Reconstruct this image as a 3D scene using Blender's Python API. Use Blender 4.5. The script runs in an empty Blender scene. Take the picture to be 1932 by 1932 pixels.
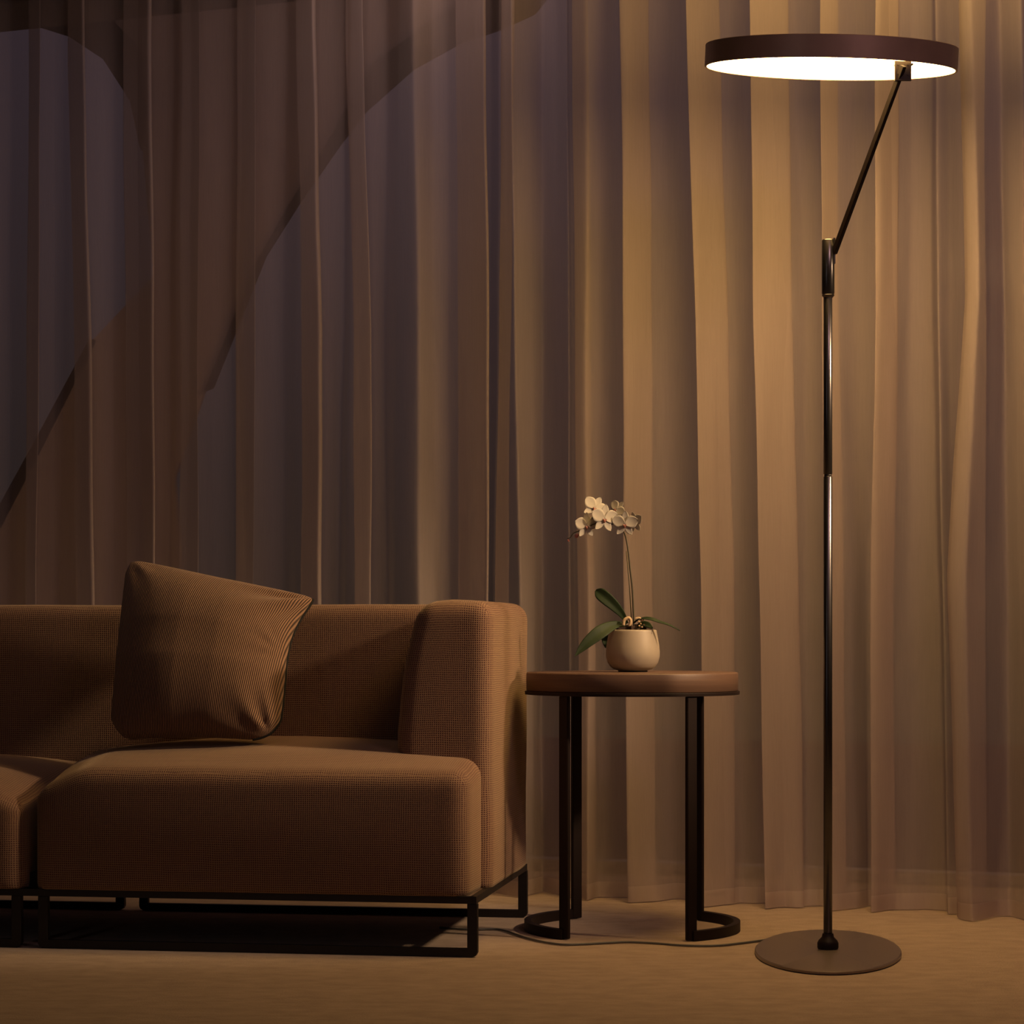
import bpy, bmesh, math, random
from mathutils import Vector, Matrix, noise
random.seed(7)
PI = math.pi
H, F, CX, YH = 0.618, 4400.0, 966.0, 1197.6
COL = bpy.context.scene.collection

def P(px, py, d):
    """a point d metres ahead of the camera position, at the height and side a sight line gives"""
    return Vector(((px - CX) * d / F, d, H - (py - YH) * d / F))
def floor_at(px, py, z=0.0):
    d = (H - z) * F / (py - YH)
    return Vector(((px - CX) * d / F, d, z))

# ---------------------------------------------------------------- objects
def link(name, bm, mat, parent=None, smooth=True, label=None):
    me = bpy.data.meshes.new(name)
    bmesh.ops.recalc_face_normals(bm, faces=bm.faces)
    bm.to_mesh(me); bm.free()
    if smooth:
        for p in me.polygons: p.use_smooth = True
    o = bpy.data.objects.new(name, me)
    COL.objects.link(o)
    if mat: me.materials.append(mat)
    if parent is not None: o.parent = parent
    if label: o['label'] = label
    return o
def split(o, ang=35):
    m = o.modifiers.new('es', 'EDGE_SPLIT'); m.split_angle = math.radians(ang)
    return o
def thing(name, label, cat, loc=(0, 0, 0), group=None):
    o = bpy.data.objects.new(name, None); COL.objects.link(o)
    o.empty_display_size = 0.1
    o.location = loc
    o['label'] = label; o['category'] = cat
    if group: o['group'] = group
    return o
def put(o, parent):
    """parent a world-built mesh to an Empty placed away from the origin"""
    o.parent = parent
    o.matrix_parent_inverse = Matrix.Translation(-Vector(parent.location))
    return o
def structure(o):
    o['kind'] = 'structure'; return o

# ---------------------------------------------------------------- mesh helpers
def add_box(bm, c, s, rot=None):
    vs = bmesh.ops.create_cube(bm, size=1.0)['verts']
    M = Matrix.Translation(Vector(c)) @ (rot.to_4x4() if rot is not None else Matrix.Identity(4)) @ Matrix.Diagonal((s[0], s[1], s[2], 1))
    bmesh.ops.transform(bm, matrix=M, verts=vs)
    return vs
def add_tube(bm, pts, rad, n=12, caps=True):
    pts = [Vector(p) for p in pts]
    if not isinstance(rad, (list, tuple)): rad = [rad] * len(pts)
    rings = []; up = None
    for i, p in enumerate(pts):
        t = (pts[min(i + 1, len(pts) - 1)] - pts[max(i - 1, 0)]).normalized()
        if up is None:
            a = Vector((0, 0, 1)) if abs(t.z) < .9 else Vector((1, 0, 0))
            up = (a - t * a.dot(t)).normalized()
        else:
            up = (up - t * up.dot(t)).normalized()
        b = t.cross(up)
        rings.append([bm.verts.new(p + (up * math.cos(2*PI*k/n) + b * math.sin(2*PI*k/n)) * rad[i]) for k in range(n)])
    for i in range(len(rings) - 1):
        for k in range(n):
            bm.faces.new((rings[i][k], rings[i][(k+1) % n], rings[i+1][(k+1) % n], rings[i+1][k]))
    if caps:
        bm.faces.new(rings[0]); bm.faces.new(rings[-1][::-1])
def add_lathe(bm, prof, c=(0, 0, 0), n=64, sx=1.0, sy=1.0):
    c = Vector(c); rings = []
    for r, z in prof:
        if r < 1e-6: rings.append([bm.verts.new(c + Vector((0, 0, z)))])
        else: rings.append([bm.verts.new(c + Vector((r*sx*math.cos(2*PI*k/n), r*sy*math.sin(2*PI*k/n), z))) for k in range(n)])
    for a, b in zip(rings, rings[1:]):
        for k in range(n):
            k2 = (k + 1) % n
            if len(a) == 1 and len(b) == 1: continue
            if len(a) == 1: bm.faces.new((a[0], b[k2], b[k]))
            elif len(b) == 1: bm.faces.new((a[k], a[k2], b[0]))
            else: bm.faces.new((a[k], a[k2], b[k2], b[k]))
def catmull(pts, k=8, tension=0.5):
    out = []
    n = len(pts)
    for i in range(n - 1):
        p0, p1, p2, p3 = pts[max(i-1, 0)], pts[i], pts[i+1], pts[min(i+2, n-1)]
        for j in range(k):
            t = j / k; t2 = t*t; t3 = t2*t
            v = []
            for a, b, c, d in zip(p0, p1, p2, p3):
                m1 = tension * (c - a); m2 = tension * (d - b)
                v.append((2*t3-3*t2+1)*b + (t3-2*t2+t)*m1 + (-2*t3+3*t2)*c + (t3-t2)*m2)
            out.append(tuple(v))
    out.append(tuple(pts[-1]))
    return out
def smooth(a, b, x):
    t = max(0.0, min(1.0, (x - a) / (b - a))) if a != b else (1.0 if x > a else 0.0)
    return t*t*(3-2*t)
def rbox(bm, lo, hi, r, deform=None, n=(40, 16, 16), to_world=None):
    """box with rounded edges, dense enough to be deformed; UVs in metres by the main direction of each face"""
    lo = Vector(lo); hi = Vector(hi)
    rr = min(r, min(hi - lo) * 0.499)
    def ticks(a, b, m):
        t = [a + rr * (1 - math.cos(PI/2 * i / 5)) for i in range(5)]
        mid = [a + rr + (b - a - 2*rr) * i / m for i in range(m + 1)]
        return t + mid + [b - rr * (1 - math.cos(PI/2 * i / 5)) for i in range(4, -1, -1)]
    T = [ticks(lo[i], hi[i], n[i]) for i in range(3)]
    N = [len(t) for t in T]
    cache = {}; uvl = bm.loops.layers.uv.verify()
    def vert(i, j, k):
        key = (i, j, k)
        if key not in cache:
            p = Vector((T[0][i], T[1][j], T[2][k]))
            q = Vector([max(lo[a] + rr, min(hi[a] - rr, p[a])) for a in range(3)])
            d = p - q
            if d.length > 1e-9:
                d = d.normalized() * rr
            p = q + d
            w = deform(p.copy()) if deform else p
            cache[key] = (bm.verts.new(to_world(w) if to_world else w), p)
        return cache[key]
    def face(keys, ax):
        vp = [vert(*k) for k in keys]
        f = bm.faces.new([v for v, _ in vp])
        a, b = [(1, 2), (0, 2), (0, 1)][ax]
        for lp, (v, p) in zip(f.loops, vp): lp[uvl].uv = (p[a], p[b])
    for j in range(N[1]-1):
        for k in range(N[2]-1):
            for i in (0, N[0]-1): face([(i, j, k), (i, j+1, k), (i, j+1, k+1), (i, j, k+1)], 0)
    for i in range(N[0]-1):
        for k in range(N[2]-1):
            for j in (0, N[1]-1): face([(i, j, k), (i+1, j, k), (i+1, j, k+1), (i, j, k+1)], 1)
    for i in range(N[0]-1):
        for j in range(N[1]-1):
            for k in (0, N[2]-1): face([(i, j, k), (i+1, j, k), (i+1, j+1, k), (i, j+1, k)], 2)

# ---------------------------------------------------------------- materials
class Nodes:
    def __init__(s, name):
        s.m = bpy.data.materials.new(name); s.m.use_nodes = True
        s.t = s.m.node_tree; s.t.nodes.clear()
        s.out = s.t.nodes.new('ShaderNodeOutputMaterial')
    def n(s, kind, **kw):
        x = s.t.nodes.new(kind)
        for k, v in kw.items():
            if k in x.inputs: x.inputs[k].default_value = v
            else: setattr(x, k, v)
        return x
    def l(s, a, b): s.t.links.new(a, b)
    def bsdf(s, **kw):
        b = s.n('ShaderNodeBsdfPrincipled')
        for k, v in kw.items(): b.inputs[k.replace('_', ' ')].default_value = v
        s.l(b.outputs[0], s.out.inputs[0])
        return b
    def math(s, op, a, b=None, clamp=False):
        x = s.n('ShaderNodeMath'); x.operation = op; x.use_clamp = clamp
        for i, v in enumerate((a, b)):
            if v is None: continue
            if isinstance(v, (int, float)): x.inputs[i].default_value = v
            else: s.l(v, x.inputs[i])
        return x.outputs[0]
    def mix(s, f, a, b):
        x = s.n('ShaderNodeMix'); x.data_type = 'RGBA'
        for i, v in ((0, f), (6, a), (7, b)):
            if isinstance(v, (int, float)): x.inputs[i].default_value = v
            elif isinstance(v, tuple): x.inputs[i].default_value = v if len(v) == 4 else v + (1,)
            else: s.l(v, x.inputs[i])
        return x.outputs[2]
    def noise(s, vec, scale, detail=3, rough=.5):
        x = s.n('ShaderNodeTexNoise'); x.inputs['Scale'].default_value = scale
        x.inputs['Detail'].default_value = detail; x.inputs['Roughness'].default_value = rough
        s.l(vec, x.inputs['Vector']); return x.outputs[0]
    def coord(s, which='Object', scale=None):
        c = s.n('ShaderNodeTexCoord').outputs[which]
        if scale:
            mp = s.n('ShaderNodeMapping'); mp.inputs['Scale'].default_value = scale
            s.l(c, mp.inputs['Vector']); c = mp.outputs[0]
        return c
    def bump(s, h, strength, dist, bsdf):
        b = s.n('ShaderNodeBump'); b.inputs['Strength'].default_value = strength; b.inputs['Distance'].default_value = dist
        s.l(h, b.inputs['Height']); s.l(b.outputs[0], bsdf.inputs['Normal'])

def simple(name, col, rough=.6, metal=0.0, bump=0.0, scale=60, **kw):
    N = Nodes(name); b = N.bsdf(Base_Color=col + (1,), Roughness=rough, Metallic=metal, **kw)
    c = N.coord()
    nz = N.noise(c, scale)
    N.l(N.mix(nz, tuple(x*.85 for x in col), tuple(min(1, x*1.15) for x in col)), b.inputs['Base Color'])
    if bump: N.bump(nz, bump, .002, b)
    return N.m

def mat_weave():
    N = Nodes('sofa_weave'); b = N.bsdf(Roughness=.85, Sheen_Weight=.35, Sheen_Roughness=.45, Sheen_Tint=(1, .82, .55, 1))
    b.inputs['Specular IOR Level'].default_value = .15
    uv = N.n('ShaderNodeUVMap').outputs[0]
    wob = N.noise(uv, 14, 2)
    sep = N.n('ShaderNodeSeparateXYZ'); N.l(uv, sep.inputs[0])
    per = 2*PI/0.0043
    u = N.math('ADD', N.math('MULTIPLY', sep.outputs[0], per), N.math('MULTIPLY', wob, 9.0))
    v = N.math('ADD', N.math('MULTIPLY', sep.outputs[1], per), N.math('MULTIPLY', wob, 9.0))
    su = N.math('ADD', N.math('MULTIPLY', N.math('SINE', u), .5), .5)
    sv = N.math('ADD', N.math('MULTIPLY', N.math('SINE', v), .5), .5)
    w = N.math('MAXIMUM', su, sv)
    w = N.math('POWER', w, 1.6)
    jit = N.noise(uv, 420, 1)
    w2 = N.math('MULTIPLY', w, N.math('ADD', N.math('MULTIPLY', jit, .8), .55), True)
    big = N.noise(uv, 7, 3)
    dark = N.mix(big, (.075, .020, .028), (.052, .020, .024))
    lite = N.mix(big, (.285, .170, .105), (.265, .180, .118))
    N.l(N.mix(w2, dark, lite), b.inputs['Base Color'])
    N.bump(w, .5, .0012, b)
    return N.m
def mat_cord():
    N = Nodes('ribbed_cushion_cloth'); b = N.bsdf(Roughness=.8, Sheen_Weight=.25, Sheen_Tint=(1, .85, .7, 1))
    b.inputs['Specular IOR Level'].default_value = .2
    uv = N.n('ShaderNodeUVMap').outputs[0]
    sep = N.n('ShaderNodeSeparateXYZ'); N.l(uv, sep.inputs[0])
    wob = N.noise(uv, 5, 2)
    per = 2*PI/0.0037
    a = N.math('ADD', N.math('MULTIPLY', sep.outputs[0], per), N.math('MULTIPLY', sep.outputs[1], -per*.12))
    a = N.math('ADD', a, N.math('MULTIPLY', wob, 7.0))
    s_ = N.math('ADD', N.math('MULTIPLY', N.math('SINE', a), .5), .5)
    N.l(N.mix(s_, (.018, .010, .008), (.34, .20, .125)), b.inputs['Base Color'])
    N.bump(s_, .6, .0018, b)
    return N.m
def mat_curtain(name='sheer_curtain_cloth', clear=.47):
    N = Nodes(name)
    c = N.coord('Object')
    fine = N.noise(N.coord('Object', (260, 260, 14)), 1, 2)
    mid = N.noise(N.coord('Object', (9, 9, 2.2)), 1, 4, .6)
    col = N.mix(fine, (.58, .485, .46), (.68, .575, .55))
    bmp = N.n('ShaderNodeBump'); bmp.inputs['Strength'].default_value = .4; bmp.inputs['Distance'].default_value = .01
    N.l(N.math('ADD', mid, N.math('MULTIPLY', fine, .04)), bmp.inputs['Height'])
    d = N.n('ShaderNodeBsdfDiffuse'); N.l(col, d.inputs[0]); N.l(bmp.outputs[0], d.inputs['Normal'])
    t = N.n('ShaderNodeBsdfTranslucent'); N.l(col, t.inputs[0]); N.l(bmp.outputs[0], t.inputs['Normal'])
    m1 = N.n('ShaderNodeMixShader'); m1.inputs[0].default_value = .22
    N.l(d.outputs[0], m1.inputs[1]); N.l(t.outputs[0], m1.inputs[2])
    tr = N.n('ShaderNodeBsdfTransparent')
    m2 = N.n('ShaderNodeMixShader')
    N.l(N.math('ADD', N.math('MULTIPLY', fine, .14), clear), m2.inputs[0])
    N.l(m1.outputs[0], m2.inputs[1]); N.l(tr.outputs[0], m2.inputs[2])
    N.l(m2.outputs[0], N.out.inputs[0])
    return N.m
def mat_carpet():
    N = Nodes('beige_carpet'); b = N.bsdf(Roughness=.95, Sheen_Weight=.15)
    b.inputs['Specular IOR Level'].default_value = .1
    c = N.coord('Object')
    fine = N.noise(c, 260, 3, .7); mid = N.noise(N.coord('Object', (1, 1.6, 1)), 16, 5, .6)
    mm = N.n('ShaderNodeMapRange'); mm.inputs[1].default_value = .35; mm.inputs[2].default_value = .7
    N.l(mid, mm.inputs[0])
    base = N.mix(mm.outputs[0], (.42, .320, .245), (.55, .430, .335))
    N.l(N.mix(N.math('MULTIPLY', fine, .5), base, (.30, .22, .16)), b.inputs['Base Color'])
    N.bump(N.math('ADD', fine, N.math('MULTIPLY', mid, 2.0)), .5, .004, b)
    return N.m
def mat_wood():
    N = Nodes('table_wood'); b = N.bsdf(Roughness=.5)
    g = N.noise(N.coord('Object', (5, 5, 260)), 1, 4, .6)
    N.l(N.mix(g, (.080, .042, .030), (.155, .092, .058)), b.inputs['Base Color'])
    N.bump(g, .2, .001, b)
    return N.m
def mat_emit(name, col, s):
    N = Nodes(name); e = N.n('ShaderNodeEmission', Strength=s); e.inputs[0].default_value = col + (1,)
    N.l(e.outputs[0], N.out.inputs[0]); return N.m
def mat_glass():
    N = Nodes('window_glass')
    g = N.n('ShaderNodeBsdfGlossy', Roughness=.02); t = N.n('ShaderNodeBsdfTransparent')
    fr = N.n('ShaderNodeFresnel', IOR=1.45)
    m = N.n('ShaderNodeMixShader'); N.l(N.math('MULTIPLY', fr.outputs[0], .03), m.inputs[0]); N.l(t.outputs[0], m.inputs[1]); N.l(g.outputs[0], m.inputs[2])
    N.l(m.outputs[0], N.out.inputs[0]); return N.m
def mat_leaf():
    N = Nodes('orchid_leaf'); b = N.bsdf(Roughness=.6, Specular_IOR_Level=.25)
    nz = N.noise(N.coord('Object'), 40, 3)
    N.l(N.mix(nz, (.008, .016, .006), (.022, .042, .014)), b.inputs['Base Color'])
    return N.m
def mat_petal():
    N = Nodes('orchid_petal')
    d = N.n('ShaderNodeBsdfDiffuse'); t = N.n('ShaderNodeBsdfTranslucent')
    nz = N.noise(N.coord('Object'), 90, 3)
    c = N.mix(nz, (.50, .47, .41), (.58, .55, .49)); N.l(c, d.inputs[0]); N.l(c, t.inputs[0])
    m = N.n('ShaderNodeMixShader'); m.inputs[0].default_value = .3
    N.l(d.outputs[0], m.inputs[1]); N.l(t.outputs[0], m.inputs[2]); N.l(m.outputs[0], N.out.inputs[0]); return N.m

M = dict(
    weave=mat_weave(), ribbed=mat_cord(), curtain=mat_curtain(), hem=mat_curtain('hem_cloth', .34), carpet=mat_carpet(), wood=mat_wood(),
    glass=mat_glass(), leaf=mat_leaf(), petal=mat_petal(),
    diffuser=mat_emit('lamp_diffuser', (1.0, .595, .205), 22.5),
    added_glow=mat_emit('added_uplight_emission', (1.0, .62, .22), 30.0),  # glow of the extra emitter added on top of the shade
    bronze=simple('bronze_lacquer', (.34, .23, .175), .42, .35, 0, 30),
    plate=simple('bronze_plate', (.23, .185, .16), .33, .5, .03, 300),
    steel=simple('dark_polished_steel', (.115, .108, .108), .27, .95, 0, 30),
    black=simple('black_metal', (.014, .011, .010), .5, .3, .05, 80),
    brownblack=simple('brown_black_metal', (.012, .006, .005), .55, 0, .05, 80, Specular_IOR_Level=.25),
    ceramic=simple('cream_ceramic', (.32, .27, .205), .5, 0, 0, 20),
    bark=simple('bark_chips', (.035, .018, .012), .9, 0, .8, 200),
    husk=simple('pale_root', (.45, .33, .20), .8, 0, .3, 200),
    stem=simple('orchid_stem', (.045, .040, .018), .5, 0, 0, 200),
    bud=simple('orchid_bud', (.42, .16, .14), .5, 0, 0, 200),
    lip=simple('orchid_lip', (.26, .10, .08), .5, 0, 0, 300),
    cable=simple('grey_cable', (.10, .10, .095), .5, 0, 0, 100),
    wall=simple('plaster', (.10, .085, .085), .9, 0, .1, 40),
    ceil=simple('ceiling_paint', (.16, .14, .14), .9, 0, .05, 40),
    frame=simple('window_frame_paint', (.30, .27, .25), .5, 0, 0, 30),
    ground=simple('terrace_stone', (.10, .085, .075), .9, 0, .3, 12),
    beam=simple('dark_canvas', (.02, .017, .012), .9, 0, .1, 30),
    canvas=simple('brown_canvas', (.85, .64, .44), .9, 0, .1, 20),
    black_cloth=simple('black_lining', (.01, .009, .008), .95, 0, .1, 100),
)

# ================================================================ SETTING
WA, WB = 5.575, -0.37           # the curtain line: y = WA + WB*x
WALL_OFF = 0.55
def wall_y(x, off=0.0): return WA + WB*x + off
XL, XR, YF, ZC = -3.2, 2.6, -1.2, 2.62
# floor
bm = bmesh.new()
pts = [(XL, YF), (XR, YF), (XR, wall_y(XR, WALL_OFF+.1)), (XL, wall_y(XL, WALL_OFF+.1))]
def slab(bm, pts, z0, z1):
    a = [bm.verts.new((x, y, z0)) for x, y in pts]; b = [bm.verts.new((x, y, z1)) for x, y in pts]
    bm.faces.new(a[::-1]); bm.faces.new(b)
    for i in range(len(pts)): bm.faces.new((a[i], a[(i+1) % len(pts)], b[(i+1) % len(pts)], b[i]))
slab(bm, pts, -.1, 0)
structure(link('floor', bm, M['carpet'], smooth=False))
bm = bmesh.new(); slab(bm, pts, ZC, ZC+.1); structure(link('ceiling', bm, M['ceil'], smooth=False))
bm = bmesh.new(); slab(bm, [(XL-.1, YF), (XL, YF), (XL, wall_y(XL, .7)), (XL-.1, wall_y(XL, .7))], 0, ZC); structure(link('wall_left', bm, M['wall'], smooth=False))
bm = bmesh.new(); slab(bm, [(XR, YF), (XR+.1, YF), (XR+.1, wall_y(XR, .7)), (XR, wall_y(XR, .7))], 0, ZC); structure(link('wall_right', bm, M['wall'], smooth=False))
bm = bmesh.new(); slab(bm, [(XL, YF-.1), (XR, YF-.1), (XR, YF), (XL, YF)], 0, ZC); structure(link('wall_front', bm, M['wall'], smooth=False))
# wall strip over the window, window frame and glass
def wstrip(bm, x0, x1, o0, o1, z0, z1):
    slab(bm, [(x0, wall_y(x0, o0)), (x1, wall_y(x1, o0)), (x1, wall_y(x1, o1)), (x0, wall_y(x0, o1))], z0, z1)
bm = bmesh.new(); wstrip(bm, XL, XR, WALL_OFF, WALL_OFF+.12, 2.42, ZC); structure(link('wall_back', bm, M['wall'], smooth=False))
bm = bmesh.new()
wstrip(bm, XL, XR, WALL_OFF, WALL_OFF+.07, 0, .032)
wstrip(bm, XL, XR, WALL_OFF, WALL_OFF+.07, 2.36, 2.42)
for x in (XL+.03, XR-.06): wstrip(bm, x, x+.05, WALL_OFF, WALL_OFF+.07, .032, 2.36)
structure(link('window_1', bm, M['frame'], smooth=False))
bm = bmesh.new(); wstrip(bm, XL, XR, WALL_OFF+.03, WALL_OFF+.04, .03, 2.38)
structure(link('window_2', bm, M['glass'], smooth=False))
# curtain rail at the ceiling
# terrace outside
bm = bmesh.new(); wstrip(bm, -9, 9, .67, 9, -.14, -.02); structure(link('ground', bm, M['ground'], smooth=False))

# outdoor canopy seen as dark shapes through the cloth
OD = 7.6
can = thing('outdoor_canopy', 'dark edged brown canopy outside, dimly seen through the sheer curtain at upper left', 'canopy', (-0.9, OD, 0))
def poly(name, pix, d, th, mat):
    bm = bmesh.new()
    a = [bm.verts.new(P(x, y, d)) for x, y in pix]; b = [bm.verts.new(P(x, y, d) + Vector((0, th, 0))) for x, y in pix]
    bm.faces.new(a); bm.faces.new(b[::-1])
    for i in range(len(pix)): bm.faces.new((a[i], a[(i+1) % len(pix)], b[(i+1) % len(pix)], b[i]))
    return put(link(name, bm, mat, smooth=False), can)
poly('canopy_panel', [(120, -120), (180, 20), (262, 200), (290, 520), (176, 640), (0, 960), (-90, 1300), (360, 1300), (330, 900), (385, 740), (500, 470), (640, 230), (760, 90), (1010, -60)], OD+.06, .04, M['canvas'])
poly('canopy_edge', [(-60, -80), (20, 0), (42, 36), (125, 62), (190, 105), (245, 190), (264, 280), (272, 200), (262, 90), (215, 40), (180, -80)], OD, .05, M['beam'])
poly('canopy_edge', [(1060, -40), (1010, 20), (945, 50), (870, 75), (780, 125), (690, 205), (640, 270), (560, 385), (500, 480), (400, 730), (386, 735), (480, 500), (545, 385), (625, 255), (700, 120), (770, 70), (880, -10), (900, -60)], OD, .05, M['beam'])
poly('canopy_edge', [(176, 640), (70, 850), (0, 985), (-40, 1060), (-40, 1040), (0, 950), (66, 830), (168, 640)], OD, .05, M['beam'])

# ================================================================ CURTAINS
LV = (0, 600, 1100, 1700)
AMP = 1.9
def level_x(tr, y):
    ys = LV
    if y <= ys[0]: return tr[0]
    if y >= ys[-1]: return tr[3]
    for i in range(3):
        if y <= ys[i+1]:
            t = (y - ys[i]) / (ys[i+1] - ys[i]); return tr[i] + (tr[i+1] - tr[i]) * t
def base_d(px):
    return WA / (1 - WB * (px - CX) / F)
def curtain(name, label, tracks, ztop=2.54, fwd=0.0, seed=0):
    zs = []
    z = 0.004
    while z < ztop:
        zs.append(z); z += .012 if z < .12 else .035
    zs.append(ztop)
    bm = bmesh.new(); rows = []
    for z in zs:
        yy = YH + (H - z) * F / 5.4
        ctl = [(level_x(t, yy), t[4]) for t in tracks]
        line = catmull(ctl, 9, .33)
        row = []
        for i, (px, o) in enumerate(line):
            n1 = noise.noise(Vector((px*.011+seed, z*.9, 3.1)))
            n2 = noise.noise(Vector((px*.035+seed, z*2.6, 8.3)))
            low = math.exp(-z/.16)
            o2 = o*AMP + fwd + .010*n1 + .0035*n2 + low*(.045*noise.noise(Vector((px*.018+seed, 5.5, 0))) + .012)
            d = base_d(px) - o2
            x = (px - CX) * d / F + .004*n2
            row.append(bm.verts.new((x, d, z)))
        rows.append(row)
    for a, b in zip(rows, rows[1:]):
        for i in range(len(a) - 1): bm.faces.new((a[i], a[i+1], b[i+1], b[i]))
    o = link(name, bm, M['curtain'])
    root = o
    root['label'] = label; root['category'] = 'curtain'; root['group'] = 'sheer curtain panels along the window'
    # stitched hem, a folded double band along the bottom edge
    bm = bmesh.new(); nz = 4
    me = root.data; nx = len(rows[0])
    co = [v.co.copy() for v in me.vertices]
    R = [[co[r*nx+i] for i in range(nx)] for r in range(nz)]
    vf = [[bm.verts.new(p + Vector((0, -.0025, -.0015))) for p in r] for r in R]
    for a, b in zip(vf, vf[1:]):
        for i in range(nx-1): bm.faces.new((a[i], a[i+1], b[i+1], b[i]))
    h = link('hem', bm, M['hem'], root, label='double folded hem along the bottom edge')
    return root

T_A = [(-130,-130,-130,-130,.02), (-60,-60,-60,-60,.05), (-20,-20,-20,-20,.02), (20,20,20,20,.01), (58,54,48,48,.05), (76,73,69,69,.062), (80,77,73,73,.005),
 (104,104,100,100,.0), (122,122,112,112,.004), (132,130,132,132,.03), (154,164,170,172,.06), (160,172,178,180,.055), (166,178,182,184,.01), (215,215,215,215,.0),
 (252,252,262,262,.02), (278,284,288,288,.055), (286,290,293,293,.05), (290,295,297,297,.0), (328,322,320,320,.0), (338,332,326,326,.03), (360,358,350,350,.045),
 (376,374,373,373,.062), (380,378,377,377,.0), (440,436,446,446,.0), (466,460,464,464,.045), (482,480,478,478,.062), (486,484,482,482,.0), (540,536,540,540,.0),
 (562,560,560,560,.035), (588,600,598,598,.062), (596,608,606,606,.052), (602,614,612,612,.01), (650,648,640,640,.0), (662,658,652,652,.045), (682,700,700,700,.058),
 (690,706,706,706,.005), (730,730,732,732,.0), (753,750,745,745,.045), (778,788,790,792,.068), (815,818,826,826,.032), (845,845,850,850,.026), (885,885,885,885,.045),
 (911,917,918,918,.062), (915,921,920,920,.050), (908,914,914,914,.015)]
T_B = [(896,896,896,896,-.05), (925,925,925,925,-.05), (942,938,932,932,-.03), (947,942,936,936,.02), (962,968,978,978,.055), (972,978,990,990,.045), (1000,1004,1008,1008,.012), (1022,1022,1022,1022,-.02),
 (1050,1045,1045,1045,-.01), (1068,1072,1074,1076,.02), (1073,1079,1084,1092,.0), (1079,1084,1090,1097,.035), (1108,1106,1110,1110,.05), (1143,1142,1140,1130,.012), (1166,1172,1172,1180,.002),
 (1170,1176,1176,1184,.055), (1180,1186,1188,1196,.052), (1222,1230,1240,1240,.015), (1262,1265,1270,1270,.0), (1290,1307,1320,1320,-.008), (1294,1311,1324,1324,.058), (1304,1321,1334,1336,.053), (1342,1370,1380,1385,.015),
 (1375,1388,1395,1400,.005), (1409,1418,1430,1440,-.008), (1413,1422,1434,1444,.055), (1425,1434,1446,1456,.050), (1472,1497,1495,1505,.016), (1500,1520,1520,1525,.0), (1543,1546,1556,1562,-.002),
 (1547,1550,1560,1566,.045), (1578,1585,1605,1616,.02), (1612,1617,1626,1634,.0), (1648,1646,1639,1640,-.008), (1652,1650,1643,1644,.055), (1662,1660,1655,1656,.050), (1690,1695,1692,1692,.015), (1720,1720,1720,1720,.0),
 (1758,1758,1770,1785,.0), (1764,1770,1778,1790,.035), (1790,1790,1800,1815,.02), (1830,1830,1830,1840,.0), (1860,1860,1860,1860,-.01)]
T_C = [(1818,1832,1800,1820,.0), (1808,1820,1787,1806,.035), (1812,1826,1792,1812,.058), (1832,1848,1822,1836,.066), (1862,1870,1862,1870,.03), (1885,1895,1900,1905,.005), (1908,1915,1925,1930,.03),
 (1925,1935,1945,1950,.045), (1960,1960,1970,1970,.01), (2000,2000,2000,2000,.04), (2050,2050,2050,2050,.0), (2110,2110,2110,2110,.05), (2160,2160,2160,2160,.0), (2230,2230,2230,2230,.05), (2300,2300,2300,2300,.0)]
def pleats(tr, widths):
    """turn every sharp step of the profile into a folded pleat of three overlapping layers"""
    out = []
    for i, t in enumerate(tr):
        if out:
            p = out[-1]
            if abs(t[1]-p[1]) <= 9 and abs(t[4]-p[4]) >= .034:
                w = 38
                for (xa, xb, ww) in widths:
                    if xa <= t[1] <= xb: w = ww
                if t[4] < p[4]:      # crest on the left of the step: cloth runs back left behind itself
                    out.append(tuple(x - w*.5 for x in t[:4]) + (p[4]*.62,))
                    out.append(tuple(x - w for x in t[:4]) + (p[4]*.30,))
                    out.append(tuple(x - w*.6 for x in t[:4]) + (t[4] + .002,))
                else:
                    out.append(tuple(x + w*.6 for x in t[:4]) + (p[4] + .000,))
                    out.append(tuple(x + w for x in t[:4]) + (t[4]*.28,))
                    out.append(tuple(x + w*.5 for x in t[:4]) + (t[4]*.60,))
        out.append(t)
    return out
def wide(start, end, step=58):
    out = []; x = start; k = 0
    while x < end:
        out.append((x, x, x, x, (.0, .05)[k % 2])); x += step; k += 1
    return out
curtain('sheer_curtain', 'long sheer pleated curtain hanging behind the sofa, left of the dark slit', wide(-900, -150) + pleats(T_A, [(200, 296, 58), (545, 620, 44), (905, 930, 48), (60, 90, 26)]), seed=1)
curtain('sheer_curtain', 'wide sheer curtain hanging behind the side table, orchid and floor lamp, lamp glow on it', pleats(T_B, [(930, 950, 22), (1070, 1095, 30), (1160, 1180, 54), (1290, 1325, 62), (1400, 1430, 74), (1540, 1555, 32), (1640, 1660, 44)]), seed=12, fwd=-.01)
curtain('sheer_curtain', 'dim sheer curtain at the right edge, overlapping the lamplit one beside it', pleats(T_C, [(1800, 1840, 40)]), seed=23, fwd=.045)

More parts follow.
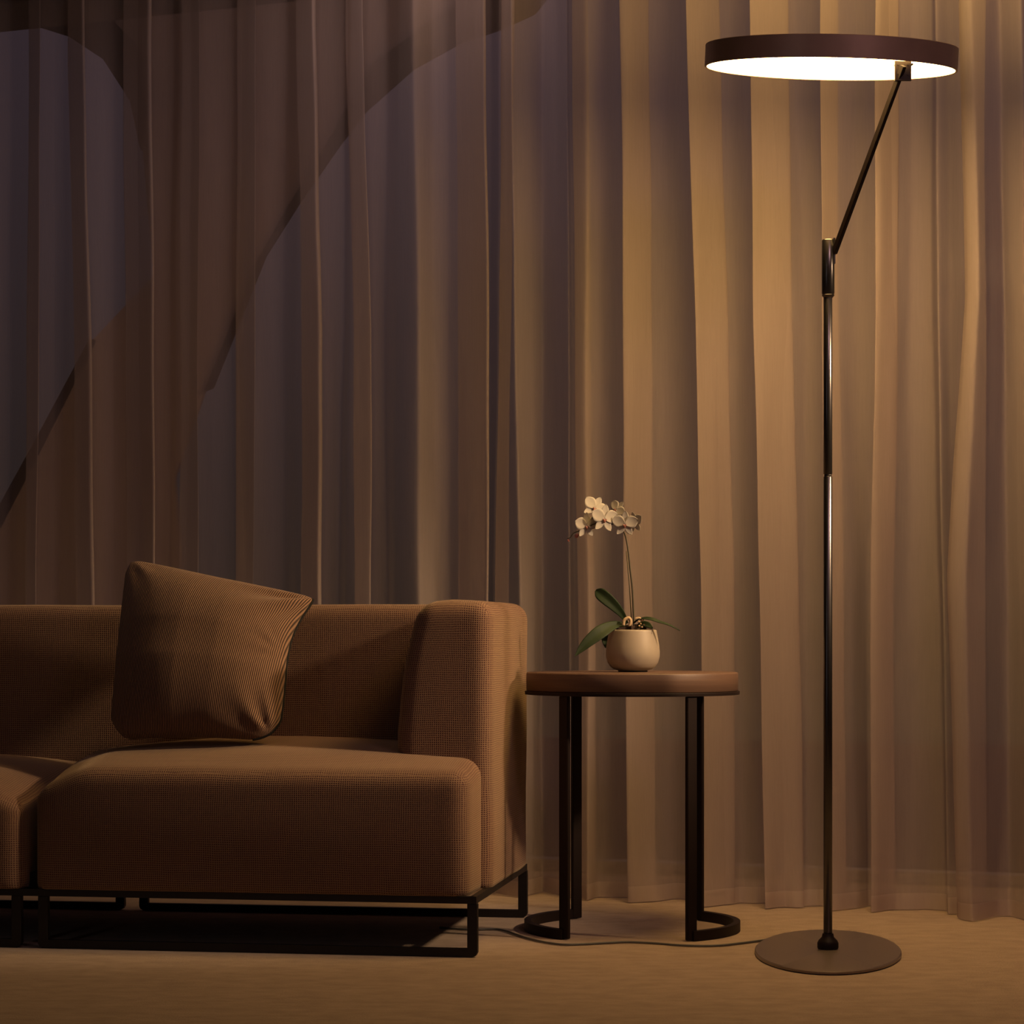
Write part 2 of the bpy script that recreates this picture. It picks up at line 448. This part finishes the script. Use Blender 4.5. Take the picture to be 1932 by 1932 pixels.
# ================================================================ FLOOR LAMP
LD = H * F / (1798 - YH)
LX = (1562 - CX) * LD / F
lamp = thing('floor_lamp', 'tall dark bronze floor lamp with a glowing round disc head and offset arm', 'lamp', (LX, LD, 0))
S = F / LD                          # px per metre at the lamp
def zl(py): return H - (py - YH) / S
bm = bmesh.new()
RB = 137.0 / S
kb = 2.15
add_lathe(bm, [(0, 0), (RB-.004, 0), (RB, .002), (RB, .006), (RB-.002, .008), (0, .008)], (0, 0, 0), 160, 1.0, kb)
bmesh.ops.transform(bm, matrix=Matrix.Translation((LX, LD, 0)) @ Matrix.Rotation(-math.atan2(LX, LD), 4, 'Z'), verts=bm.verts)
put(split(link('base_plate', bm, M['plate'])), lamp)
bm = bmesh.new()
add_lathe(bm, [(0, .008), (.019, .008), (.0205, .011), (.0205, .020), (.018, .025), (.012, .031), (.0105, .038), (0, .038)], (LX, LD, 0), 48)
put(split(link('collar', bm, M['brownblack'])), lamp)
rp = 8.3 / S
def pole(z0, z1, r, name, mat):
    bm = bmesh.new(); add_lathe(bm, [(0, z0), (r-.0008, z0), (r, z0+.001), (r, z1-.001), (r-.0008, z1), (0, z1)], (LX, LD, 0), 40)
    return put(split(link(name, bm, mat), 50), lamp)
pole(.036, zl(899), rp, 'pole', M['steel'])
pole(zl(899)+.0002, zl(895), rp-.0012, 'joint_ring', M['black'])
pole(zl(895), zl(560), rp, 'pole', M['steel'])
SX = LX + 0.0005
rs = 12.0 / S
bm = bmesh.new()
add_lathe(bm, [(0, zl(562)), (rs-.004, zl(562)), (rs-.001, zl(559)), (rs, zl(557)), (rs-.0012, zl(555.5)), (rs, zl(554)), (rs, zl(454)), (rs-.001, zl(452.5)), (rs-.003, zl(451.5)), (0, zl(451.5))], (SX, LD, 0), 48)
put(split(link('sleeve', bm, M['steel']), 40), lamp)

# head: a flat drum, tipped towards the room
HC = P(1566.5, 131, LD)
elev = math.degrees(math.atan((HC.z - H) / LD))
tip = math.radians(elev - 5.0)
RH = 236.5 / S
RM = Matrix.Rotation(math.radians(1.75), 3, 'Y') @ Matrix.Rotation(tip, 3, 'X')
def head(name, prof, mat, label=None):
    bm = bmesh.new(); add_lathe(bm, prof, (0, 0, 0), 180)
    for v in bm.verts: v.co = HC + RM @ v.co
    o = put(split(link(name, bm, mat, label=label), 40), lamp)
    return o
hh = 41.0 / S
shade = head('lamp_shade', [(RH-.004, .004), (RH-.004, 0), (RH-.001, -.0003), (RH, .0006), (RH, hh-.001), (RH-.001, hh), (0, hh), (0, hh-.004), (RH-.004, hh-.004), (RH-.004, .004)], M['bronze'])
head('diffuser', [(0, .0012), (RH-.0042, .0012), (RH-.0042, .004), (0, .004)], M['diffuser'], 'glowing warm white round diffuser')
head('added_uplight', [(RH*.80, hh+.0004), (RH*.80, hh+.003), (0, hh+.003)], M['added_glow'], 'unseen light panel added on top of the shade to brighten the curtain above')  # added emitter, brightens the curtain above the head
# bracket under the near side of the head
loc = Vector((.1095, -.196, 0))
A0 = HC + RM @ loc
bm = bmesh.new()
bw, bh = 31.0/S*.955, 34.0/S*.955
q = [(-bw/2, 0), (bw/2, 0), (bw/2, -bh), (-bw/2-.0006, -bh)]
add_box(bm, A0 + Vector((0, 0, -bh/2)), (bw, .006, bh + .004), Matrix.Rotation(0, 3, 'X'))
add_box(bm, A0 + Vector((.004, .018, -.0015)), (bw, .040, .003), RM)
for sx in (-1, 1):
    for k in (0.18, .74):
        add_lathe_c = A0 + Vector((sx*bw*.30, -.0034, -bh*k))
        add_tube(bm, [add_lathe_c, add_lathe_c + Vector((0, -.0012, 0))], .0017, 12)
put(link('bracket', bm, M['brownblack'], smooth=False), lamp)
# slanted arm: square bar from the sleeve to the bracket
B0 = P(1573.5, 478, LD - .002) ; B1 = A0 + Vector((-.001, -.0105, -bh*.30))
ax = (B1 - B0).normalized()
side = ax.cross(Vector((0, 1, 0))).normalized()
fr = side.cross(ax).normalized()
rotm = Matrix((side, fr, ax)).transposed() @ Matrix.Rotation(math.radians(40), 3, 'Z')
bm = bmesh.new(); add_box(bm, (B0 + B1)/2, (.0098, .0098, (B1 - B0).length), rotm)
bmesh.ops.bevel(bm, geom=bm.edges[:], offset=.0008, segments=2, affect='EDGES')
put(link('arm', bm, M['brownblack'], smooth=False), lamp)
bm = bmesh.new()
add_box(bm, P(1573.5, 474, LD), (.004, .012, .05))
put(link('arm_hinge', bm, M['steel'], smooth=False), lamp)
# power cord on the carpet
cp = [(1446, 1773), (1425, 1776), (1385, 1781), (1358, 1783.7), (1320, 1784.5), (1278, 1783), (1240, 1780), (1205, 1778), (1172, 1777.5), (1107, 1781), (1063, 1782), (1030, 1778), (998, 1771), (975, 1763.5), (958, 1757.5), (940, 1753.5), (920, 1753), (900, 1753.5), (870, 1753), (830, 1750)]
c3 = [tuple(floor_at(x, y, .003)) for x, y in cp]
bm = bmesh.new(); add_tube(bm, catmull(c3, 6, .5), .0023, 8)
put(link('power_cord', bm, M['cable']), lamp)

# ================================================================ SIDE TABLE
TD = .45 * F / 405.0
TX = (1192.5 - CX) * TD / F
table = thing('side_table', 'round wooden side table on black metal U shaped feet, beside the sofa', 'table', (TX, TD, 0))
zt = .540; zb = zt - .0395
RT = .2215
bm = bmesh.new(); add_lathe(bm, [(0, zb), (RT-.002, zb), (RT, zb+.002), (RT, zt-.003), (RT-.001, zt-.001), (RT-.003, zt), (0, zt)], (TX, TD, 0), 160)
put(split(link('tabletop', bm, M['wood']), 50), table)
bm = bmesh.new(); add_lathe(bm, [(0, zb-.007), (RT+.003, zb-.007), (RT+.0035, zb-.001), (RT+.003, zb-.0002), (0, zb-.0002)], (TX, TD, 0), 160)
put(split(link('under_plate', bm, M['brownblack'])), table)
RL = .226
offs = dict(fl=(-.151, -.167), rl=(-.116, .192), fr=(.114, -.194), rr=(.159, .160))
ang = {k: math.atan2(v[1], v[0]) for k, v in offs.items()}
def t_pt(a, r, z): return Vector((TX + r*math.cos(a), TD + r*math.sin(a), z))
for k in ('fl', 'rl', 'fr', 'rr'):
    a = ang[k]
    bm = bmesh.new()
    lw = .0185
    add_box(bm, t_pt(a, RL-.010, (zb-.007)/2 + .001), (.010, lw*1.25, zb-.009), Matrix.Rotation(a, 3, 'Z'))
    bmesh.ops.bevel(bm, geom=bm.edges[:], offset=.0012, segments=2, affect='EDGES')
    put(link('leg', bm, M['brownblack'], smooth=False), table)
for a0, a1 in ((ang['fl'] + 2*PI, ang['rl']), (ang['fr'], ang['rr'])):
    bm = bmesh.new(); rings = []
    for i in range(41):
        a = a0 + (a1 - a0) * i / 40
        rings.append([bm.verts.new(t_pt(a, r, z)) for r, z in ((RL-.014, .001), (RL, .001), (RL, .021), (RL-.014, .021))])
    for p, q in zip(rings, rings[1:]):
        for k in range(4): bm.faces.new((p[k], p[(k+1) % 4], q[(k+1) % 4], q[k]))
    bm.faces.new(rings[0]); bm.faces.new(rings[-1][::-1])
    put(split(link('foot', bm, M['brownblack'])), table)

# ================================================================ ORCHID IN POT
SO = F / TD
plant = thing('potted_orchid', 'white orchid with arching stem in a cream pot on the round side table', 'plant', (P(1194, 1268, TD).x, TD, zt))
def Q(px, py, dy=0.0): return P(px, py, TD + dy)
PC = (P(1194, 1268, TD).x, TD, zt)
prof = [(0, .002), (.030, .002), (.032, .004), (.040, .006), (.047, .011), (.053, .020), (.0562, .032), (.0565, .042), (.0552, .056), (.0525, .072), (.0500, .084), (.0495, .0875), (.0475, .0885), (.0455, .087), (.0460, .070), (0, .070)]
bm = bmesh.new(); add_lathe(bm, prof, PC, 96); put(link('pot', bm, M['ceramic']), plant)
bm = bmesh.new(); add_lathe(bm, [(0, 0), (.031, 0), (.031, .0032), (0, .0032)], PC, 64); put(split(link('pot_foot', bm, M['black'])), plant)
bm = bmesh.new()
for i in range(46):
    a = random.uniform(0, 2*PI); r = .041*math.sqrt(random.random())
    c = Vector(PC) + Vector((r*math.cos(a), r*math.sin(a), .080 + .012*(1-r/.041) + random.uniform(0, .006)))
    add_box(bm, c, (random.uniform(.008, .018), random.uniform(.008, .016), random.uniform(.006, .012)), Matrix.Rotation(random.uniform(0, 3), 3, 'Z') @ Matrix.Rotation(random.uniform(-.6, .6), 3, 'X'))
b_ = put(link('bark_mulch', bm, M['bark'], smooth=False), plant); b_['kind'] = 'stuff'
# pale dried roots beside the stem
def blob(bm, c, r, sc=(1, 1, 1), rot=None):
    vs = bmesh.ops.create_uvsphere(bm, u_segments=12, v_segments=8, radius=r)['verts']
    Mx = Matrix.Translation(Vector(c)) @ (rot.to_4x4() if rot is not None else Matrix.Identity(4)) @ Matrix.Diagonal((sc[0], sc[1], sc[2], 1))
    bmesh.ops.transform(bm, matrix=Mx, verts=vs)
bm = bmesh.new()
add_tube(bm, catmull([tuple(Q(x, y, -.02)) for x, y in ((1176, 1180), (1178, 1170), (1186, 1166), (1190, 1172), (1188, 1182))], 5), .0035, 8)
add_tube(bm, catmull([tuple(Q(x, y, -.018)) for x, y in ((1198, 1168), (1206, 1166), (1213, 1172))], 5), .0025, 8)
for x, y in ((1205, 1173), (1209, 1177), (1213, 1170), (1206, 1181), (1211, 1183), (1215, 1179)):
    blob(bm, Q(x, y, -.03), .0022)
put(link('root', bm, M['husk'], label='pale dry root'), plant)
# leaves
def leaf(pts, widths, tilt, fold=.25, seg=8, name='leaf'):
    c = catmull([tuple(p) + (w,) for p, w in zip(pts, widths)], 6)
    bm = bmesh.new(); rows = []
    for i, (x, y, z, w) in enumerate(c):
        p = Vector((x, y, z)); a = Vector(c[max(i-1, 0)][:3]); b = Vector(c[min(i+1, len(c)-1)][:3])
        t = (b - a).normalized()
        s = t.cross(Vector((math.sin(tilt)*.3, -math.cos(tilt), math.sin(tilt)))).normalized()
        n = s.cross(t).normalized()
        row = []
        for k in range(seg+1):
            u = k/seg*2-1
            row.append(p + s*(u*w) + n*(abs(u)*w*fold))
        rows.append((row, n))
    top = [[bm.verts.new(p + n*.0006) for p in r] for r, n in rows]
    bot = [[bm.verts.new(p - n*.0006) for p in r] for r, n in rows]
    for g, fl in ((top, 0), (bot, 1)):
        for a, b in zip(g, g[1:]):
            for k in range(seg):
                f = (a[k], a[k+1], b[k+1], b[k]); bm.faces.new(f if fl else f[::-1])
    for k in (0, seg):
        for i in range(len(top)-1): bm.faces.new((top[i][k], top[i+1][k], bot[i+1][k], bot[i][k]))
    return put(link(name, bm, M['leaf']), plant)
leaf([Q(1183, 1176, 0), Q(1174, 1160, -.01), Q(1158, 1142, -.02), Q(1142, 1128, -.02), Q(1131, 1119, -.015), Q(1124, 1114, -.01)], [.003, .0068, .0115, .0135, .0115, .0025], 0)
leaf([Q(1180, 1178, 0), Q(1158, 1180, -.02), Q(1135, 1192, -.04), Q(1114, 1208, -.05), Q(1098, 1223, -.055), Q(1085, 1238, -.06)], [.004, .0095, .0145, .0125, .008, .0008], .5)
leaf([Q(1196, 1176, 0), Q(1208, 1168, -.02), Q(1226, 1168, -.035), Q(1245, 1174, -.04), Q(1264, 1180, -.045), Q(1283, 1190, -.05)], [.003, .005, .0058, .0042, .0026, .0006], .9)
leaf([Q(1180, 1180, .02), Q(1160, 1184, .055), Q(1148, 1196, .075), Q(1143, 1208, .08), Q(1143, 1222, .08)], [.005, .009, .010, .009, .002], .3)
leaf([Q(1203, 1182, .0), Q(1213, 1178, -.01), Q(1222, 1180, -.02), Q(1231, 1186, -.028)], [.004, .007, .007, .002], .4)
# stem and its support
bm = bmesh.new()
sp = [(1196, 1182, 0), (1195, 1150, 0), (1193, 1110, 0), (1189, 1075, 0), (1186, 1045, 0), (1182, 1020, 0), (1177, 1004, -.004), (1167, 993, -.008), (1152, 988, -.01), (1136, 986, -.01), (1120, 989, -.008), (1106, 997, -.004), (1095, 1001, 0), (1082, 1006, 0), (1076, 1014, 0), (1070, 1016, 0)]
add_tube(bm, catmull([tuple(Q(*p)) for p in sp], 5), [.0020 - .0012*i/75 for i in range(76)], 10)
put(link('stem', bm, M['stem']), plant)
bm = bmesh.new(); add_tube(bm, [Q(1192, 1180, -.006), Q(1188, 1110, -.004), Q(1182, 1040, -.003)], .0012, 8)
put(link('support_stick', bm, M['stem']), plant)
bm = bmesh.new(); add_tube(bm, catmull([tuple(Q(*p)) for p in ((1098, 1001, 0), (1094, 1006, -.002), (1090, 1010, -.003))], 4), .0007, 8); blob(bm, Q(1088, 1011, -.003), .0042, (1, 1, 1.15), Matrix.Rotation(.5, 3, 'Y'))
put(link('bud', bm, M['bud']), plant)
bm = bmesh.new(); blob(bm, Q(1072.5, 1020, 0), .0024); add_tube(bm, [Q(1074, 1015, 0), Q(1072.5, 1019, 0)], .0006, 6)
put(link('bud', bm, M['bud']), plant)
# blossoms: two broad petals, three narrow sepals, a small coloured lip
def petal(bm, base, d, w, ln, n, cup=.25, pts=9):
    d = d.normalized(); s = d.cross(n).normalized(); rows = []
    for i in range(pts+1):
        t = i/pts
        hw = w * math.sqrt(max(0.0, math.sin(PI*min(1, t*.97+.03)))) * (.55+.45*math.sin(PI*t*.9)) 
        row = []
        for k in range(7):
            u = k/3-1
            row.append(bm.verts.new(base + d*(ln*t) + s*(u*hw) + n*(cup*ln*(t-.5)**2 + cup*.5*u*u*hw - cup*ln*.1)))
        rows.append(row)
    for a, b in zip(rows, rows[1:]):
        for k in range(6): bm.faces.new((a[k], a[k+1], b[k+1], b[k]))
def blossom(px, py, dy, size, yaw, pitch, roll):
    c = Q(px, py, dy); size *= 1.14
    R = Matrix.Rotation(yaw, 3, 'Z') @ Matrix.Rotation(pitch, 3, 'X') @ Matrix.Rotation(roll, 3, 'Y')
    n = R @ Vector((0, -1, 0)); X = R @ Vector((1, 0, 0)); Z = R @ Vector((0, 0, 1))
    bm = bmesh.new()
    for s in (-1, 1): petal(bm, c + n*.001, X*s*.93 + Z*.38, size*.44, size*.98, n)
    petal(bm, c, Z, size*.26, size*.95, n)
    for s in (-1, 1): petal(bm, c, X*s*.62 - Z*.85, size*.24, size*.88, n)
    o = put(link('flower', bm, M['petal']), plant)
    o.modifiers.new('t', 'SOLIDIFY').thickness = .0005
    bm = bmesh.new()
    blob(bm, c + n*.003 - Z*size*.14, size*.085, (.9, .9, 1.4), R)
    for s in (-1, 1): blob(bm, c + n*.004 + X*s*size*.09 - Z*size*.06, size*.06, (.7, .7, 1.3), R)
    l = link('lip', bm, M['lip'], label='small reddish brown lip'); l.parent = o
for a in ((1122, 959, -.006, .0265, .25, -.25, .55), (1140, 979, -.016, .0290, .35, .05, .10), (1163, 962, .010, .0210, -.6, -.3, .70),
          (1179, 989, -.014, .0265, -.15, .12, .05), (1197, 987, .004, .0225, -.75, .0, -.2), (1106, 992, -.010, .0265, .45, .15, -.05)):
    blossom(*a)

# ================================================================ SOFA
O = Vector((-.067, 4.455, 0)); ca, sa = .987, .156
def sw(p):
    """sofa coordinates (a metres along the front to the left, t metres to the rear, z) -> room"""
    a, t, z = p
    return Vector((O.x - a*ca + t*sa, O.y + a*sa*1.0 + t*ca, z))
sofa = thing('sofa', 'low brown woven fabric sofa with rounded arm on a black metal frame', 'sofa', sw((.6, .33, 0)))
def spart(name, bm, mat, label=None, sm=True): return put(link(name, bm, mat, smooth=sm, label=label), sofa)
ZB = .117
def seat_def(a0, a1):
    def f(p):
        a, t, z = p
        u = (a - a0) / (a1 - a0)
        k = smooth(ZB+.1, .36, z)
        crown = .031 * math.sin(PI*max(0, min(1, u)))**.8 * smooth(0, .30, t)
        p.z += k * crown - k * .014 * smooth(.15, .0, t)
        bulge = .010*math.sin(PI*max(0, min(1, u)))**.5*math.sin(PI*max(0, min(1, (z-ZB)/.26)))
        if t < .1: p.y -= bulge * smooth(.1, .0, t)
        # the cushion ends next to the gap roll down towards the front
        e = smooth(.13, .0, abs(a - .898)) * smooth(.34, .02, t)
        p.z -= e * k * .040
        p.z = max(p.z, ZB)
        # slight drop and pinch where the boxing seam runs
        p.z += .0016*k*noise.noise(Vector((a*6, t*6, 2)))
        return p
    return f
bm = bmesh.new(); rbox(bm, (.018, .0, ZB-.026), (.890, .50, .372), .036, seat_def(.018, .890), (50, 20, 12), sw)
seat = spart('seat', bm, M['weave'])
bm = bmesh.new()
pp = []; sd = seat_def(.018, .890)
for i in range(61):
    a = .050 + .80*i/60
    u = (a-.018)/.872
    q_ = sd(Vector((a, 0.0, .331)))
    pp.append(sw((q_.x, q_.y - .0014, q_.z + .0008*noise.noise(Vector((a*30, 0, 0))))))
add_tube(bm, pp, .0032, 8)
s_ = link('seat_seam', bm, M['weave']); s_.parent = seat; s_.matrix_parent_inverse = Matrix.Translation(-Vector(sofa.location)); 
bm = bmesh.new(); rbox(bm, (.906, -.012, ZB-.026), (1.75, .50, .338), .040, seat_def(.906, 1.75), (40, 20, 12), sw)
spart('seat', bm, M['weave'])
# backrest: top leans back slightly, front face swells
def back_def(p):
    a, t, z = p
    k = (z - ZB) / (.684 - ZB)
    p.y += .030 * (k - .5) * smooth(.60, .40, t)
    p.z += .003*noise.noise(Vector((a*3, 0, 1))) * smooth(.6, .68, z)
    return p
bm = bmesh.new(); rbox(bm, (.10, .425, ZB), (1.75, .655, .683), .032, back_def, (60, 10, 24), sw)
spart('backrest', bm, M['weave'])
# armrest: front panel narrower towards the top, outer side flush with the sofa end
def arm_def(p):
    a, t, z = p
    zz = max(0, (z - .42) / .265)
    inner = smooth(.05, .17, a)
    p.x -= inner * (.024*zz + .046*max(0, zz-.25)**2.2)
    p.z += .004*math.sin(PI*max(0, min(1, (a)/.18))) * smooth(.6, .68, z)
    p.x += .004*noise.noise(Vector((t*7, z*5, 4)))*(1-inner)
    p.z = max(p.z, ZB)
    return p
bm = bmesh.new(); rbox(bm, (-.002, .150, ZB-.026), (.192, .655, .684), .034, arm_def, (12, 24, 30), sw)
arm = spart('armrest', bm, M['weave'])
bm = bmesh.new(); pp = []
for i in range(50):
    z = .372 + .31*i/49
    q = arm_def(Vector((.192 - .016, .150, z)))
    top = smooth(.640, .690, z)
    pp.append(sw((q.x - .001 - .03*top, .1505 + .004*top, min(q.z, .676+.006*top))))
add_tube(bm, pp, .0016, 6)
s_ = link('arm_seam', bm, M['weave']); s_.parent = arm; s_.matrix_parent_inverse = Matrix.Translation(-Vector(sofa.location))
# lining under the seat
bm = bmesh.new(); slab(bm, [tuple(sw(p)[:2]) for p in ((.03, .03, 0), (1.74, .03, 0), (1.74, .63, 0), (.03, .63, 0))], ZB-.004, ZB+.03)
spart('underside_lining', bm, M['black_cloth'], sm=False)
# black frame: top rails, legs, floor runners
def bar(bm, p, q, w, h):
    a, b = sw(p), sw(q); d = (b - a); L = d.length; d.normalize()
    if abs(d.z) > .9:
        R = Matrix(((-ca, sa, 0), (sa, ca, 0), (0, 0, 1))).transposed()
        add_box(bm, (a+b)/2, (w, h, L), Matrix.Rotation(math.atan2(sa, ca)*-1, 3, 'Z'))
    else:
        add_box(bm, (a+b)/2, (L, w, h), Matrix.Rotation(math.atan2(d.y, d.x), 3, 'Z'))
bm = bmesh.new()
zr = ZB - .007
bar(bm, (.008, .010, zr), (1.75, .010, zr), .012, .014)
bar(bm, (.008, .650, zr), (1.75, .650, zr), .012, .014)
bar(bm, (.008, .004, zr), (.008, .656, zr), .012, .014)
bar(bm, (.900, .004, zr), (.900, .656, zr), .012, .014)
spart('base_rail', bm, M['black'], sm=False)
for t in (.012, .648):
    for a0, a1 in ((.010, .870), (.925, 1.74)):
        for a in (a0, a1):
            bm = bmesh.new(); bar(bm, (a, t, .014), (a, t, ZB-.014), .020, .014)
            bmesh.ops.bevel(bm, geom=bm.edges[:], offset=.001, segments=1, affect='EDGES')
            spart('leg', bm, M['black'], sm=False)
        bm = bmesh.new(); 
        pts_ = [(a0-.010, .022), (a0-.010, .010), (a0-.007, .004), (a0-.001, .001), (a1+.001, .001), (a1+.007, .004), (a1+.010, .010), (a1+.010, .022), (a1-.009, .022), (a1-.009, .017), (a0+.009, .017), (a0+.009, .022)]
        va = [bm.verts.new(sw((a, t-.007, z))) for a, z in pts_]; vb = [bm.verts.new(sw((a, t+.007, z))) for a, z in pts_]
        bm.faces.new(va); bm.faces.new(vb[::-1])
        for i in range(len(pts_)): bm.faces.new((va[i], va[(i+1) % len(pts_)], vb[(i+1) % len(pts_)], vb[i]))
        spart('floor_runner', bm, M['black'], sm=False)

# ================================================================ THROW CUSHION
cush = thing('throw_cushion', 'dark brown fine ribbed square cushion leaning on the sofa backrest', 'cushion', P(400, 1398, 4.83))
cl = {'TL': P(240, 1052, 4.93), 'TR': P(596, 1127, 4.86), 'BR': P(521, 1399, 4.71), 'BL': P(205, 1398, 4.74)}
ud = ((cl['TR'] - cl['TL']) + (cl['BR'] - cl['BL'])).normalized()
vd = ((cl['TL'] - cl['BL']) + (cl['TR'] - cl['BR'])).normalized()
nd = ud.cross(vd).normalized()
if nd.y > 0: nd = -nd
NG = 72
def cpoint(u, v, sgn):
    p = (cl['BL']*(1-u)*(1-v) + cl['BR']*u*(1-v) + cl['TR']*u*v + cl['TL']*(1-u)*v)
    # edges pulled in between the pointed corners
    eu, ev = math.sin(PI*u), math.sin(PI*v)
    c = .018
    p = p + ud * (-.002 * ev * ((1-u)**4) - .026 * math.sin(PI*v**1.7)**1.1 * (u**3))
    p = p + vd * (.008 * eu * ((1-v)**5) - .006 * eu * (v**5))
    for cu, cv, rad, am in ((0, 1, .10, .010), (1, 0, .16, .015), (0, 0, .14, .02), (1, 1, .06, .005)):
        dd = max(abs(u-cu), abs(v-cv)) / rad
        q_ = max(0, 1 - (abs(u-cu) + abs(v-cv)) / rad)
        p = p + (ud * (1 if cu == 0 else -1) + vd * (1 if cv == 0 else -1)) * am * q_**1.5
    th = (min(1, 4.2*u*(1-u)) * min(1, 4.2*v*(1-v)))**.55 * .100
    wr = 0.0
    # creases running in from the corners
    for (cu, cv, a, fr, amp, rad) in ((1, 1, .9, 40, .011, .46), (1, 0, -.55, 52, .009, .36), (0, 1, -.9, 34, .004, .30), (1, .55, .2, 40, .003, .25)):
        du, dv = u-cu, v-cv; r = math.hypot(du, dv)
        an = math.atan2(dv, du)
        wr += amp * math.exp(-(r/rad)**2*2) * math.sin(an*9 + r*fr*.18 + cu*2) * min(1, r*9)
    wr += .004*noise.noise(Vector((u*3, v*3, 2.2)))
    edge = min(1, 12*min(u, v, 1-u, 1-v))
    if sgn > 0: return p + nd * (th + wr*edge)
    return p - nd * (th*.45)
def cush_mesh(rev=False):
    bm = bmesh.new(); uvl = bm.loops.layers.uv.verify()
    for sgn in (1, -1):
        g = [[bm.verts.new(cpoint(i/NG, j/NG, sgn)) for i in range(NG+1)] for j in range(NG+1)]
        for j in range(NG):
            for i in range(NG):
                ks = ((i, j), (i+1, j), (i+1, j+1), (i, j+1))
                f = bm.faces.new([g[b][a] for a, b in (ks if sgn > 0 else ks[::-1])])
                for lp, (a, b) in zip(f.loops, (ks if sgn > 0 else ks[::-1])): lp[uvl].uv = (a/NG*.36, b/NG*.32)
    bmesh.ops.remove_doubles(bm, verts=bm.verts, dist=.0004)
    return bm
cov = put(link('cover', cush_mesh(), M['ribbed']), cush)
bm = bmesh.new()
path = [(.86 + .14*u/12, 0) for u in range(12)] + [(1, v/60) for v in range(61)]
pts_ = [cpoint(u, v, 1)*.7 + cpoint(u, v, -1)*.3 for u, v in path]
add_tube(bm, pts_, .0028, 8)
put(link('piping', bm, M['black_cloth'], label='black corded edge with zip'), cush)

# ================================================================ LIGHT
def area(name, loc, target, size, size_y, power, col, spread=180):
    l = bpy.data.lights.new(name, 'AREA'); l.shape = 'RECTANGLE'; l.size = size; l.size_y = size_y
    l.energy = power; l.color = col; l.spread = math.radians(spread)
    o = bpy.data.objects.new(name, l); COL.objects.link(o); o.location = loc
    o.rotation_euler = (Vector(target) - Vector(loc)).to_track_quat('-Z', 'Y').to_euler()
    return o
def spot(name, loc, target, power, col, ang, blend, rad):
    l = bpy.data.lights.new(name, 'SPOT'); l.energy = power; l.color = col
    l.spot_size = math.radians(ang); l.spot_blend = blend; l.shadow_soft_size = rad
    o = bpy.data.objects.new(name, l); COL.objects.link(o); o.location = loc
    o.rotation_euler = (Vector(target) - Vector(loc)).to_track_quat('-Z', 'Y').to_euler()
    return o
spot('room_spot_right', (1.55, 4.12, 1.42), (-.05, 4.84, .60), 145, (1.0, .66, .38), 42, .9, .07)
area('fill_overhead', (.2, 1.2, 2.5), (.1, 4.6, .7), 1.4, 1.0, 1.3, (1.0, .60, .70))  # added mauve fill over the whole room, no fixture seen
area('fill_overhead', (1.5, 2.2, 2.5), (.95, 5.2, 1.0), .8, .5, 3.2, (1.0, .58, .60), 80)  # added rosy fill for the right-hand curtain, source unseen
area('pole_highlight_fill', (-1.7, 1.6, 1.3), (.6, 4.8, 1.0), .12, 1.6, 1.5, (1.0, .86, .86))  # unseen strip, added for the highlight on the lamp pole
area('curtain_fill', (-.35, 5.15, 2.5), (-.75, 5.75, 1.2), 1.1, .1, 1.7, (1.0, .70, .62), 120)  # added to lift the folds of the left curtain, no fixture seen
area('curtain_fill', (.95, 4.86, 2.5), (.75, 5.25, 1.3), .8, .06, 4.4, (1.0, .61, .17), 120)  # added to brighten the upper curtain behind the lamp, source unseen

w = bpy.data.worlds.new('dusk'); bpy.context.scene.world = w; w.use_nodes = True
t = w.node_tree; t.nodes.clear()
out = t.nodes.new('ShaderNodeOutputWorld'); bg = t.nodes.new('ShaderNodeBackground')
tc = t.nodes.new('ShaderNodeTexCoord'); sp_ = t.nodes.new('ShaderNodeSeparateXYZ'); rmp = t.nodes.new('ShaderNodeValToRGB')
t.links.new(tc.outputs['Generated'], sp_.inputs[0]); t.links.new(sp_.outputs[2], rmp.inputs[0])
rmp.color_ramp.elements[0].position = 0.0; rmp.color_ramp.elements[0].color = (.016, .014, .011, 1)
rmp.color_ramp.elements[1].position = .30; rmp.color_ramp.elements[1].color = (.050, .034, .046, 1)
t.links.new(rmp.outputs[0], bg.inputs[0]); bg.inputs[1].default_value = 1.0
t.links.new(bg.outputs[0], out.inputs[0])

# ================================================================ CAMERA
cam = bpy.data.cameras.new('camera'); co = bpy.data.objects.new('camera', cam); COL.objects.link(co)
co.location = (0, 0, H); co.rotation_euler = (PI/2, 0, 0)
cam.sensor_width = 36; cam.sensor_fit = 'HORIZONTAL'; cam.lens = 36 * F / 1932
cam.shift_y = (YH - 966) / 1932
cam.clip_start = .05; cam.clip_end = 100
sc = bpy.context.scene; sc.camera = co
vs = sc.view_settings
sc.view_settings.view_transform = 'Standard'; vs.look = 'None'; vs.exposure = -0.05; vs.gamma = 1.0
sc.cycles.use_denoising = True
sc.cycles.max_bounces = 8; sc.cycles.transparent_max_bounces = 16
